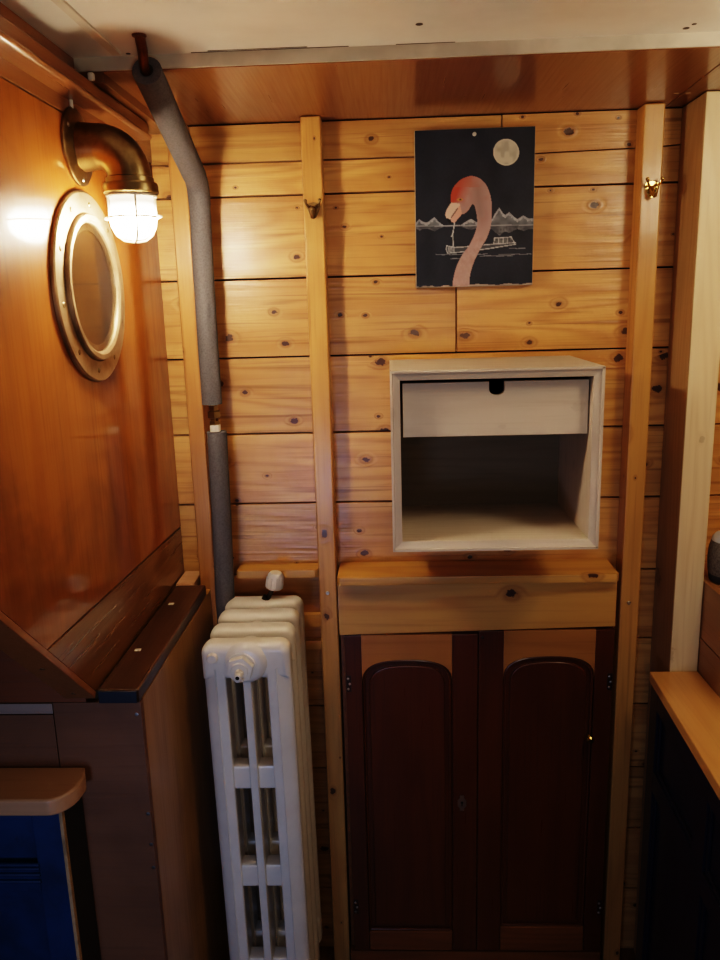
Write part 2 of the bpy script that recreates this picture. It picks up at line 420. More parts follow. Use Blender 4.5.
# left wall: varnished panel cut on a diagonal towards the viewer, a strip below, a band above
def diag_y(z): return -0.632 - (z - 1.14) / 0.95
mb = MB()
mb.prism([(.0, 1.262), (-.02, 1.262), (diag_y(1.292), 1.292), (diag_y(2.1225), 2.1225), (0, 2.1225)], 'x', LW - .02, LW, .0012, mi=0, pr=.3)
mb.prism([(.0, 1.12), (-.60, 1.12), (diag_y(1.14), 1.14), (diag_y(1.289), 1.289), (-.02, 1.259), (0, 1.259)], 'x', LW - .02, LW, .0015, mi=1, pr=.6)
mb.prism([(.0, 2.1245), (diag_y(2.1245), 2.1245), (-2.6, 2.1245), (-2.6, CEIL), (-.43, CEIL), (-.43, SOF), (0, SOF)], 'x', LW - .02, LW + .001, .001, mi=2, pr=.4)
tag(mb.build('wall_left', [M['ply'], M['strip'], M['soffit']], at=(LW, 0, 0)), kind='structure')
mb = MB()
mb.box(LW - .9, LW - .021, -.598, .02, 1.13, 2.25); mb.box(-1.5, -1.45, -2.7, -.6, 0, 2.25)
tag(mb.build('wall_behind_left', M['redply'], at=(0, 0, 0)), kind='structure')
mb = MB(); mb.box(1.36, 1.40, -2.7, .05, 0, 2.25)
tag(mb.build('wall_right', M['plank'], at=(0, 0, 0)), kind='structure')

# ceiling moulding along the left wall
mb = MB()
zt, zb = 2.186, 2.150
prof = [(LW + .001, zt), (LW + .03, zt), (LW + .034, zt - .004), (LW + .034, zb + .012)]
for k in range(7):
    a = k / 6 * PI
    prof.append((LW + .033 + .008 * math.sin(a), zb + .006 + .006 * math.cos(a)))
prof += [(LW + .001, zb)]
mb.prism(prof, 'y', -2.6, -.128)
o = tag(mb.build('trim_2', M['mould'], at=(LW, 0, 2.15)), kind='structure')
mb = MB(); mb.box(-.509, -.4985, -.452, -.44, 2.186, 2.199, .003); mb.build('clip', M['whiteplastic'], o)

# diagonal cap board along the cut edge of the left wall
mb = MB()
d = Vector((0, -1, .95)).normalized(); nrm = Vector((0, -.95, -1)).normalized()
P0 = Vector((0, -.632, 1.137)); L_ = 1.45
pts = [P0, P0 + d * L_, P0 + d * L_ + nrm * .012, P0 + nrm * .012]
mb.prism([(p.y, p.z) for p in pts], 'x', LW - .052, LW + .003, .0015, pr=.4)
o = tag(mb.build('trim_3', M['mould'], at=(LW, 0, 0)), kind='structure')
sc = MB()
for t in (.14, .0):
    p = P0 + d * (.03 + t) + nrm * .0125
    sc.lathe([(0, .001), (.004, .0005), (.004, -.002)], (LW - .025, p.y, p.z), nrm, 10)
sc.build('screw', M['steel'], o)
# screws in the strip
mb = MB()
# ------------------------------------------------------------------ studs and post
def stud(x0, x1, y0, label, screws=(), mat='stud'):
    t = thing('wall_stud', ((x0 + x1) / 2, y0 / 2, 0), label, 'wooden stud', 'pine studs on the plank wall')
    b = MB(); b.box(x0, x1, y0, -.0005, 0, SOF - .001, .004, pr=random.random(), seg=3)
    b.build('upright', M[mat], t)
    for (x, z) in screws:
        s = MB(); s.lathe([(0, .0008), (.0035, .0012), (.005, 0), (.005, -.003)], (x, y0 - .0003, z), (0, -1, 0), 12)
        s.build('screw', M['steel'], t)
    return t
stud(-.485, -.445, -.055, 'narrow pine stud left of the grey foam-wrapped pipe, beside the orange panelled wall', ((-.463, .815),), 'studred')
stud(-.187, -.142, -.055, 'pine stud with a small dark coat hook, between the radiator and the cupboard', ((-.166, 1.098),))
stud(.556, .602, -.055, 'pine stud with a shiny brass coat hook, right of the cupboard and washed box', ((.577, 1.062),))

t = thing('timber_post', (.688, -.07, 0), 'thick pale square timber post standing behind the worktop at the right', 'wooden post')
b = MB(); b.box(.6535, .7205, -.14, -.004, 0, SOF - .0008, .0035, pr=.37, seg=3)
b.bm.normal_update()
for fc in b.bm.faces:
    if fc.normal.x < -.6: fc.material_index = 1  # left face painted darker to stand in for its shade
b.build('post_beam', [M['post'], M['postshade']], t)

def coat_hook(x, z, y0, mat, label):
    t = thing('coat_hook', (x, y0, z), label, 'coat hook', 'coat hooks on the studs')
    b = MB()
    pl = [(x - .016, z + .010), (x - .013, z + .017), (x, z + .020), (x + .013, z + .017), (x + .016, z + .010), (x + .012, z), (x + .006, z - .012), (x, z - .017), (x - .006, z - .012), (x - .012, z)]
    b.prism(pl, 'y', y0 - .003, y0 - .0003, .0008)
    b.build('back_plate', mat, t)
    for s in (-1, 1):
        k = MB()
        pts = [(x + s * .006, y0 - .003, z + .010), (x + s * .010, y0 - .014, z + .009), (x + s * .014, y0 - .02, z + .014), (x + s * .016, y0 - .021, z + .021)]
        k.tube(pts, [.0035, .003, .0028, .0032], 10); k.ball(pts[-1], .0042, seg=10)
        k.build('upper_prong', mat, t)
    k = MB()
    pts = [(x, y0 - .003, z + .004), (x, y0 - .014, z - .006), (x, y0 - .024, z - .012), (x, y0 - .03, z - .006), (x, y0 - .031, z + .002)]
    k.tube(pts, [.0075, .007, .006, .005, .005], 12); k.ball(pts[-1], .0065, seg=12)
    k.build('lower_hook', mat, t)
coat_hook(-.1645, 2.003, -.055, M['brass'], 'small tarnished coat hook high on the stud left of the painting')
coat_hook(.580, 2.024, -.055, M['goldbrass'], 'shiny brass coat hook high on the stud right of the painting')

# ------------------------------------------------------------------ painting
def in_poly(px, py, poly):
    ins = np.zeros(px.shape, bool); n = len(poly)
    for i in range(n):
        x1, y1 = poly[i]; x2, y2 = poly[(i + 1) % n]
        if y1 == y2: continue
        c = ((y1 > py) != (y2 > py)) & (px < (x2 - x1) * (py - y1) / (y2 - y1) + x1)
        ins ^= c
    return ins
def seg_d(px, py, a, b):
    ax, ay = a; bx, by = b; vx, vy = bx - ax, by - ay
    t = np.clip(((px - ax) * vx + (py - ay) * vy) / (vx * vx + vy * vy + 1e-9), 0, 1)
    return np.hypot(px - ax - t * vx, py - ay - t * vy)
def spline(poly, k=6):
    out = []; n = len(poly)
    for i in range(n):
        p0, p1, p2, p3 = (np.array(poly[(i + j) % n], float) for j in (-1, 0, 1, 2))
        for s in range(k):
            u = s / k
            out.append(tuple(0.5 * (2 * p1 + (p2 - p0) * u + (2 * p0 - 5 * p1 + 4 * p2 - p3) * u * u + (3 * p1 - p0 - 3 * p2 + p3) * u ** 3)))
    return out
def painting():
    rng = np.random.default_rng(3)
    NX, NY = 200, 264
    U, V = np.meshgrid(np.linspace(0, 1, NX), np.linspace(0, 1, NY))       # V: 0 at the top
    px = 75 + U * (575 - 20 * V); py = (100 - 15 * U) * (1 - V) + (850 - 10 * U) * V
    def smooth_noise(n):
        a = rng.random((n + 2, n + 2)); x = U * n; y = V * n
        xi, yi = np.floor(x).astype(int), np.floor(y).astype(int); fx, fy = x - xi, y - yi
        fx = fx * fx * (3 - 2 * fx); fy = fy * fy * (3 - 2 * fy)
        return (a[yi, xi] * (1 - fx) + a[yi, xi + 1] * fx) * (1 - fy) + (a[yi + 1, xi] * (1 - fx) + a[yi + 1, xi + 1] * fx) * fy
    nA, nB, nC = smooth_noise(9), smooth_noise(30), smooth_noise(80)
    col = np.zeros((NY, NX, 3)); col[:] = (.0165, .021, .034)
    col *= (0.8 + .5 * nA[..., None] + .15 * nC[..., None])
    def blend(mask, c, a=1.0):
        m = (mask.astype(float) * a)[..., None]
        col[:] = col * (1 - m) + np.array(c) * m
    # moon
    r = np.hypot(px - 511, py - 203)
    blend(r < 61, (.52, .48, .39)); blend(r < 61, (.33, .30, .25), .75 * np.clip((nB - .35) * 2.2, 0, 1)); blend((r > 56) & (r < 62), (.62, .58, .49), .6)
    # mountains across the water
    peaks = [(78, 530), (92, 515), (108, 528), (130, 532), (165, 506), (186, 530), (208, 546), (290, 546), (318, 528), (342, 516), (366, 532), (440, 520), (458, 488), (476, 463), (494, 492), (506, 500), (523, 486), (545, 508), (562, 520), (592, 502), (612, 516), (640, 518)]
    tx = np.interp(px, [p[0] for p in peaks], [p[1] for p in peaks])
    hgt = np.clip((py - tx) / 40, 0, 1)
    mk = (py > tx) & (py < 548)
    blend(mk, (.30, .32, .36), .25 + .55 * nB * (1 - .5 * hgt))
    blend(mk & (py < tx + 9 + 8 * nC), (.5, .51, .55), .2 + .5 * nC)
    blend((np.abs(py - 549) < 2.5), (.35, .37, .4), .7)
    rf = (py > 550) & (py < 550 + (552 - tx) * .55)
    blend(rf, (.3, .31, .34), .15 + .5 * nB * nC)
    # long canal boat drawn in pale outline
    boat = [[(222, 645), (262, 655), (330, 650), (440, 640), (552, 634)], [(225, 682), (300, 676), (420, 662), (552, 642)], [(222, 645), (220, 664), (226, 682)], [(258, 655), (258, 674)], [(448, 640), (452, 610), (532, 606), (548, 636)], [(470, 640), (472, 612)], [(492, 638), (494, 610)], [(514, 637), (515, 608)], [(254, 650), (252, 590), (262, 530)], [(246, 600), (256, 575)]]
    hull = [(222, 645), (330, 650), (552, 634), (552, 642), (420, 662), (226, 682)]
    blend(in_poly(px, py, hull), (.08, .085, .1), .8)
    for pl in boat:
        for a, b in zip(pl[:-1], pl[1:]):
            blend(seg_d(px, py, a, b) < 2.4, (.55, .56, .56), .45 + .5 * nC)
    blend(in_poly(px, py, [(228, 650), (258, 655), (256, 674), (230, 678)]), (.5, .5, .5), .2 + .5 * nC)
    blend(in_poly(px, py, [(450, 612), (532, 608), (540, 636), (448, 640)]), (.4, .4, .4), .35 * nC + .1)
    for (yy, x0, x1) in ((688, 170, 420), (697, 380, 540), (662, 520, 600), (690, 470, 630), (708, 240, 330)):
        blend((np.abs(py - yy - 4 * (nB - .5)) < 2) & (px > x0) & (px < x1), (.28, .29, .32), .6)
    # flamingo neck and head
    neck = spline([(252, 860), (260, 775), (288, 705), (330, 645), (356, 592), (369, 545), (368, 500), (358, 455), (346, 448), (325, 478), (297, 494), (286, 462), (262, 440), (245, 436), (245, 400), (258, 365), (285, 335), (320, 317), (352, 313), (390, 328), (420, 365), (437, 420), (441, 480), (435, 550), (415, 610), (385, 660), (353, 725), (333, 790), (322, 860)], 4)
    nm = in_poly(px, py, neck)
    blend(nm, (.40, .255, .245))
    blend(nm, (.27, .19, .18), .85 * np.clip(1 - np.abs(px - 375 - (py - 400) * .1) / 48, 0, 1) * np.clip((620 - py) / 130, 0, 1) * np.clip((py - 325) / 50, 0, 1))
    blend(nm, (.49, .33, .31), .6 * np.clip((py - 480) / 160, 0, 1) * (.5 + .5 * nA)); blend(nm, (.34, .17, .155), .3 * np.clip(nB - .4, 0, 1) * 2)
    blend(nm & (py > 600), (.62, .44, .4), .22 * np.clip((nC - .45) * 2, 0, 1))
    red = np.clip((345 - px + (360 - py) * .35) / 60, 0, 1) * np.clip((445 - py) / 12, 0, 1)
    blend(nm & (py < 445), (.42, .07, .04), red)
    blend(nm & (py < 365), (.40, .12, .08), .6 * np.clip((400 - px) / 60, 0, 1))
    blend(nm & (np.hypot((px - 288) / 15, (py - 424) / 7) < 1), (.52, .26, .06), .8)
    blend(np.hypot((px - 290) / 6, (py - 424) / 4) < 1, (.05, .03, .02), .9)
    # bill
    blend(in_poly(px, py, [(246, 438), (286, 442), (290, 458), (262, 490), (242, 518), (224, 514), (216, 497), (224, 470)]), (.68, .52, .43))
    blend(in_poly(px, py, [(288, 448), (298, 492), (280, 512), (262, 534), (246, 530), (242, 514), (262, 492)]), (.64, .36, .29))
    blend(seg_d(px, py, (276, 466), (246, 508)) < 3, (.1, .06, .05), .9)
    blend(seg_d(px, py, (228, 516), (242, 536)) < 5, (.012, .012, .014), .9)
    # bare canvas at the worn lower edge
    blend((py > 838 + 12 * nB - 10 * U) & (V > .985), (.55, .45, .36), .8)
    x0, x1, z0, z1, yf = .0635, .3305, 1.8305, 2.1705, -.027
    t = thing('painting', ((x0 + x1) / 2, -.012, z0), 'dark canvas painting of a pink flamingo under a full moon, hung on the planks', 'painting')
    b = MB(); b.box(x0, x1, yf + .0006, -.003, z0, z1, .002, pr=.5); b.build('canvas_edge', M['canvasback'], t)
    me = bpy.data.meshes.new('painted_front')
    ox = Vector(WORLD_AT[t.name]); e = .0012
    vs = [(x0 + e + (x1 - x0 - 2 * e) * u - ox.x, yf - ox.y, z1 - e - (z1 - z0 - 2 * e) * v - ox.z) for v in np.linspace(0, 1, NY) for u in np.linspace(0, 1, NX)]
    fs = [(j * NX + i, (j + 1) * NX + i, (j + 1) * NX + i + 1, j * NX + i + 1) for j in range(NY - 1) for i in range(NX - 1)]
    me.from_pydata(vs, [], fs)
    ca = me.color_attributes.new('paint', 'FLOAT_COLOR', 'POINT')
    buf = np.ones((NY * NX, 4)); buf[:, :3] = np.clip(col.reshape(-1, 3), 0, 1)
    ca.data.foreach_set('color', buf.ravel())
    m, nt, bs, L = new_mat('acrylic paint'); g = G(nt)
    a = g.n('ShaderNodeVertexColor', layer_name='paint'); L.new(a.outputs[0], bs.inputs['Base Color'])
    bs.inputs['Roughness'].default_value = .5; bs.inputs['Specular IOR Level'].default_value = .3
    tc = g.n('ShaderNodeTexCoord'); bp = g.n('ShaderNodeBump'); bp.inputs['Strength'].default_value = .25; bp.inputs['Distance'].default_value = .001
    L.new(g.noise(tc.outputs['Object'], 260, 3), bp.inputs['Height']); L.new(bp.outputs[0], bs.inputs['Normal'])
    me.materials.append(m)
    o = bpy.data.objects.new('painted_front', me); COL.objects.link(o); o.parent = t
    n = MB(); n.lathe([(0, .004), (.003, .0035), (.0045, .0015), (.0045, -.002)], (.196, yf, 2.158), (0, -1, 0), 12)
    tag(n.build('pin', M['whiteplastic'], t), 'white pin head at the top of the canvas')
painting()

# ------------------------------------------------------------------ white-washed wall box with drawer
def wall_box():
    X0, X1, Z0, Z1, YF, T = -.001, .4255, 1.288, 1.666, -.32, .020
    t = thing('wall_box', ((X0 + X1) / 2, -.16, Z0), 'white-washed open box shelf with one drawer, fixed on the plank wall below the painting', 'wall cabinet')
    yb = -.312
    def side(pr):  return pr
    # each side is a mitred board whose front edge slopes inwards
    b = MB()
    b.prism([(-.003, Z1), (-.003, Z1 - T), (yb, Z1 - T), (YF + .004, Z1 - .006), (YF, Z1 - .005), (YF, Z1)], 'x', X0, X1, .0008, pr=.2)
    b.build('top_board', M['wash'], t)
    b = MB()
    b.prism([(-.003, Z0), (-.003, Z0 + T), (yb, Z0 + T), (YF + .004, Z0 + .006), (YF, Z0 + .005), (YF, Z0)], 'x', X0, X1, .0008, pr=.4)
    b.build('bottom_board', M['wash'], t)
    for s, xo in ((1, X0), (-1, X1)):
        b = MB()
        b.prism([(xo, -.003), (xo + s * T, -.003), (xo + s * T, yb), (xo + s * .006, YF + .004), (xo + s * .005, YF), (xo, YF)], 'z', Z0 + .0005, Z1 - .0005, .0008, pr=.5 + .2 * s)
        b.build('side_board', M['washz'], t)
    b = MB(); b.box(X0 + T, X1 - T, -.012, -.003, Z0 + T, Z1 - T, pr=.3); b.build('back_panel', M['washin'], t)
    # drawer: front with a finger notch, box behind
    dx0, dx1, dz0, dz1, dy = .0245, .4025, 1.526, 1.6375, -.287
    nx, nr = .2165, .0155
    outl = [(dx0, dz0), (dx1, dz0), (dx1, dz1), (nx + nr, dz1), (nx + nr, dz1 - .016)]
    for k in range(1, 9):
        a = k / 9 * PI
        outl.append((nx + nr * math.cos(a), dz1 - .016 - .012 * math.sin(a)))
    outl += [(nx - nr, dz1 - .016), (nx - nr, dz1), (dx0, dz1)]
    f = MB(); f.prism(outl, 'y', dy, dy + .015, .001, pr=.8); d = f.build('drawer', M['wash'], t)
    c = MB()
    c.box(dx0 + .004, dx0 + .014, dy + .015, -.03, dz0, dz1 - .02); c.box(dx1 - .014, dx1 - .004, dy + .015, -.03, dz0, dz1 - .02)
    c.box(dx0 + .004, dx1 - .004, -.04, -.03, dz0, dz1 - .02); c.box(dx0 + .004, dx1 - .004, dy + .015, -.03, dz0, dz0 + .006)
    c.build('drawer_tray', M['spkbase'], d)
wall_box()

# ------------------------------------------------------------------ cupboard with two arched doors
def arch_outline(x0, x1, z0, zs, zt, n=20):
    cx, hw, rise = (x0 + x1) / 2, (x1 - x0) / 2, zt - zs
    pts = [(x0, z0), (x1, z0), (x1, zs)]
    for k in range(1, n):
        a = k / n * PI
        c, s = math.cos(a), math.sin(a)
        pts.append((cx + hw * (abs(c) ** .72) * (1 if c >= 0 else -1), zs + rise * (s ** .72)))
    pts.append((x0, zs))
    return pts
def cupboard():
    t = thing('cupboard', (.2, -.06, 0), 'built-in cupboard with two dark mahogany arched-panel doors under a pine shelf', 'cupboard')
    b = MB(); b.prism([(-.1365, -.0008), (-.1365, -.112), (-.13, -.121), (.526, -.121), (.5325, -.112), (.5325, -.0008)], 'z', 1.140, 1.161, .003, pr=.4); b.build('shelf_board', M['shelf'], t)
    b = MB(); b.prism([(-.137, 1.004), (.5335, 1.0195), (.5335, 1.139), (-.137, 1.139)], 'y', -.099, -.08, .002, pr=.9); b.build('apron_board', M['shelf'], t)
    b = MB(); b.box(-.135, .5345, -.078, -.0005, .02, 1.139); b.build('carcass', M['plinth'], t)
    b = MB(); b.box(-.137, .5345, -.098, -.079, .0, .083, .002); b.build('plinth', M['plinth'], t)
    yF, yB = -.1, -.0795
    def door(x0, x1, px0, px1, zt, arch_t, arch_s, pbot, hx, bits):
        z0 = .088
        # stiles and lower body
        f = MB()
        f.box(x0, px0, yF, yB, z0, zt, .002, pr=.3); f.box(px1, x1, yF, yB, z0, zt, .002, pr=.7)
        f.box(px0 - .001, px1 + .001, yF + .012, yB, z0 + .01, zt - .01, pr=.5)
        d = f.build('door', M['mahog'], t)
        # arched top rail (lighter timber)
        arch = arch_outline(px0, px1, 0, arch_s, arch_t)[2:]
        out = [(px1, zt), (px0, zt)] + arch[::-1]
        r = MB(); r.prism(out, 'y', yF + .0005, yF + .013, .0008); r.build('top_rail', M['tanrail'], d)
        tag([c for c in d.children if c.name.startswith('top_rail')][0], 'lighter tan arched top rail of the door')
        r = MB(); r.box(px0 + .0005, px1 - .0005, yF, yF + .013, z0, pbot, .0025); r.build('bottom_rail', M['plinth'], d)
        # fielded panel: nested arched steps
        p = MB()
        for (ins, y, w) in ((.0005, yF + .010, 0), (.017, yF + .0045, .004)):
            ol = arch_outline(px0 + ins, px1 - ins, pbot + ins, arch_s - ins * .8, arch_t - ins)
            p.prism(ol, 'y', y, yF + .013, .0035 if w else .001, pr=.45, seg=3)
        # half-round bead around the opening
        ol = arch_outline(px0 + .004, px1 - .004, pbot + .004, arch_s - .003, arch_t - .004, 28)
        ol = [(*q,) for q in ol]
        p.tube([(x, yF + .006, z) for x, z in ol] + [(ol[0][0], yF + .006, ol[0][1])], .0032, 8, pr=.6)
        p.build('door_panel', M['mahog'], d)
        for hz in ((.875, .225)):
            h = MB(); h.box(hx - .006, hx + .006, yF - .0015, yF + .001, hz - .022, hz + .022, .0005)
            for k, dz in enumerate((-.014, 0, .014)):
                h.ball((hx + (.002 if k == 1 else -.002), yF - .002, hz + dz), .0034, (1, .6, 1), 10, mi=1)
            tag(h.build('hinge', [M['hinge'], M['steel']], d), 'dark hinge with three screw heads')
        bits(d)
    def left_bits(d):
        k = MB()
        x, z = .164, .538
        k.prism([(x - .005, z + .022), (x + .005, z + .022), (x + .006, z + .014), (x + .011, z + .008), (x + .011, z - .008), (x + .006, z - .014), (x + .005, z - .022), (x - .005, z - .022), (x - .006, z - .014), (x - .011, z - .008), (x - .011, z + .008), (x - .006, z + .014)], 'y', yF - .0015, yF + .0002, .0004)
        k.lathe([(0, .0012), (.0035, .001), (.0035, -.001)], (x, yF - .001, z + .002), (0, -1, 0), 12, mi=1)
        k.box(x - .0015, x + .0015, yF - .0022, yF, z - .008, z, mi=1)
        tag(k.build('keyhole_plate', [M['steel'], M['dark']], d), 'small metal keyhole plate')
    def right_bits(d):
        k = MB(); k.lathe([(0, .02), (.006, .0192), (.0095, .015), (.0095, .011), (.005, .007), (.0045, .002), (.0075, .0015), (.0075, -.001)], (.481, yF, .724), (0, -1, 0), 20)
        tag(k.build('knob', M['goldbrass'], d), 'small round brass knob')
        s = MB(); s.lathe([(0, .0015), (.004, .001), (.004, -.001)], (.214, yF, .995), (0, -1, 0), 10); s.build('catch_screw', M['blackmetal'], d)
    door(-.1255, .2028, -.084, .1395, 1.0035, .937, .872, .147, -.117, left_bits)
    door(.2042, .5325, .2655, .488, 1.0115, .943, .882, .163, .526, right_bits)
cupboard()

# ------------------------------------------------------------------ small shelf and battens beside the radiator
t = thing('small_shelf', (-.29, -.03, 1.138), 'short pine shelf between two studs above the back of the radiator', 'shelf')
b = MB(); b.prism([(-.392, -.0005), (-.392, -.05), (-.386, -.056), (-.196, -.056), (-.189, -.05), (-.189, -.0005)], 'z', 1.139, 1.159, .002, pr=.6); b.build('shelf_board', M['shelf'], t)
for z0, z1, lab in ((.992, 1.027, 'upper of two narrow wooden battens on the wall right behind the radiator'), (.931, .955, 'lower of two narrow wooden battens on the wall right behind the radiator')):
    b = MB(); b.box(-.44, -.189, -.022, -.0005, z0, z1, .002, pr=z0)
    tag(b.build('wall_batten', M['shelf']), lab, 'batten', 'battens behind the radiator')

# ------------------------------------------------------------------ column radiator
def radiator():
    t = thing('column_radiator', (-.3095, -.23, 0), 'white cast-iron column radiator with four sections, standing before the plank wall', 'radiator')
    cx, W = -.3095, .0965
    H = 1.0975
    ys = [-.355, -.272, -.189, -.106]
    dep = .054
    for i, y in enumerate(ys):
        b = MB(); y1 = y + dep
        ol = [(cx - W, H - .083), (cx + W, H - .083)]
        for a0, sx in ((0, 1), (PI / 2, -1)):
            for k in range(7):
                a = a0 + k / 6 * PI / 2
                ol.append((cx + sx * (W - .024) + .024 * math.cos(a), H - .024 + .024 * math.sin(a)))
        b.prism(ol, 'y', y, y1, .0185, seg=5)          # rounded head
        b.box(cx - W, cx + W, y + .002, y1 - .002, .10, .19, .016, seg=4)
        for s in (-1, 1):   # outer columns: flat inner face, a ridge, then a rounded flank
            pr_ = [(.045, .003), (.047, .0005), (.064, 0), (.0665, -.0022), (.069, .0), (.080, .005), (.089, .012), (.0945, .018), (W - .0003, .024), (W - .0003, dep - .024), (.0945, dep - .018), (.089, dep - .012), (.080, dep - .005), (.069, dep), (.047, dep), (.045, dep - .003)]
            b.prism([(cx + s * q, y + h) for q, h in pr_], 'z', .13, H - .055)
        b.prism([(cx - .009, y + .003), (cx - .007, y), (cx + .006, y), (cx + .009, y - .0018), (cx + .011, y + .003), (cx + .011, y1 - .003), (cx + .007, y1), (cx - .007, y1), (cx - .009, y1 - .003)], 'z', .13, H - .055)
        for z in (.776, .523, .27):   # ties between the columns
            b.box(cx - .06, cx + .06, y + .007, y1 - .007, z - .029, z + .029, .007)
        for z in (H - .045, .145):    # hub joining to the next section
            b.lathe([(.030, -.034), (.030, .034)], (cx, y1, z), (0, 1, 0), 24)
        if i == 0:                    # swelling around the front hub
            for z in (H - .041, .145):
                b.lathe([(.047, -.004), (.044, .004), (.038, .011), (.031, .014), (.0, .014)], (cx + .002, y, z), (0, -1, 0), 36)
        for s in (-1, 1):
            if i in (0, 3): b.box(cx + s * .068 - .014, cx + s * .068 + .014, y + .01, y1 - .01, 0, .12, .006)
        b.build('section', M['radiator'], t)
    hz, hy, hx = H - .043, -.355, cx - .006
    n = MB()
    hexp = [(hx + .0295 * math.cos(k * PI / 3 + .25), hz + .0295 * math.sin(k * PI / 3 + .25)) for k in range(6)]
    n.lathe([(.0315, 0), (.0315, .006)], (hx, hy - .012, hz), (0, -1, 0), 28)
    n.prism(hexp, 'y', hy - .034, hy - .0175, .002)
    n.lathe([(.019, .0), (.017, .004), (0, .004)], (hx, hy - .0335, hz), (0, -1, 0), 24)
    pl = n.build('end_plug', M['radiator'], t)
    v = MB(); v.lathe([(.0095, -.002), (.0095, .010), (.0075, .011), (.0075, .021), (.006, .022), (0, .022)], (hx, hy - .037, hz - .004), (0, -1, 0), 16)
    v.lathe([(0, .0225), (.0042, .0224), (.0042, .018)], (hx, hy - .037, hz - .004), (0, -1, 0), 12, mi=1)
    v.lathe([(0, .006), (.004, .005), (.004, 0)], (hx + .006, hy - .044, hz - .013), (0, 0, -1), 12)
    v.build('bleed_valve', [M['whiteplastic'], M['dark']], pl)
    for i in (0, 3):
        s = MB(); s.lathe([(.012, -.01), (.012, .006), (.0095, .010), (0, .0105)], (cx - .069, ys[i], H - .028), (0, -1, 0), 20)
        s.build('boss', M['radiator'], t)
    # thermostatic valve head above the rear section
    s = MB(); s.lathe([(.013, -.012), (.013, .003), (.006, .006), (.005, .03)], (-.300, -.082, H - .001), (.6, 0, 1), 18)
    vv = s.build('valve_stem', M['blackmetal'], t)
    k = MB()
    k.lathe([(.016, 0), (.0205, .004), (.021, .014), (.019, .036), (.014, .043), (0, .044)], (-.281, -.082, H + .024), (.15, -.05, 1), 20)
    for q in range(10):
        a = q / 10 * 2 * PI
        k.tube([(-.281 + .0205 * math.cos(a), -.082 + .0205 * math.sin(a), H + .03), (-.277 + .0192 * math.cos(a), -.0835 + .0192 * math.sin(a), H + .056)], .0022, 6)
    k.build('valve_head', M['whiteplastic'], vv)
    t.rotation_euler = (0, -.0115, 0)
radiator()

# ------------------------------------------------------------------ heating pipe in foam
def pipe():
    t = thing('heating_pipe', (-.42, -.07, 0), 'copper heating pipe in grey foam lagging, running from the ceiling down behind the radiator', 'pipe')
    b = MB()
    b.tube([(-.389, -.537, 2.23), (-.396, -.500, 2.215), (-.404, -.470, 2.2), (-.411, -.33, 2.142), (-.412, -.12, 2.075), (-.413, -.075, 2.045), (-.414, -.07, 2.0), (-.416, -.07, 1.3), (-.42, -.07, .12)], .0085, 14)
    b.lathe([(.0115, .001), (.0115, -.002), (.009, -.003)], (-.389, -.537, 2.226), seg=18)
    b.build('copper_pipe', M['copper'], t)
    b = MB()
    A, B = Vector((-.404, -.455, 2.196)), Vector((-.414, -.115, 2.080))
    path = [A + (B - A) * (k / 8) for k in range(9)]
    C = Vector((-.4165, -.07, 2.015))
    for k in range(1, 8):
        u = k / 8; mid = Vector((-.4155, -.072, 2.066))
        path.append(B * (1 - u) ** 2 + mid * 2 * u * (1 - u) + C * u * u)
    path += [C, Vector((-.4185, -.07, 1.9)), Vector((-.4195, -.07, 1.75)), Vector((-.4195, -.07, 1.578))]
    b.tube(path, [.0255] * 9 + [.0245] * 7 + [.0235] * 4, 24)
    b.lathe([(.0115, .0005), (.0, .001)], A - (B - A).normalized() * .0006, A - B, 16, mi=1)
    tag(b.build('upper_lagging', [M['foam'], M['dark']], t), 'upper length of grey foam lagging, bent at the top')
    b = MB(); b.tube([(-.413, -.07, 1.513), (-.4155, -.07, 1.3), (-.42, -.07, 1.1), (-.423, -.07, .35)], .0235, 24)
    tag(b.build('lower_lagging', M['foamd'], t), 'lower straight length of dark grey foam lagging')
    b = MB()
    b.lathe([(.0095, 0), (.013, .002), (.013, .010), (.0105, .012), (.0105, .018), (.0165, .020), (.0165, .034), (.011, .036), (.012, .040), (.012, .047), (.0095, .049)], (-.417, -.07, 1.527), seg=6)
    b.build('brass_coupling', M['brass'], t)
    b = MB(); b.lathe([(.0125, 0), (.0125, .016), (.0095, .0165)], (-.416, -.07, 1.5135), seg=18); tag(b.build('collar', M['whiteplastic'], t), 'white tape collar')
pipe()

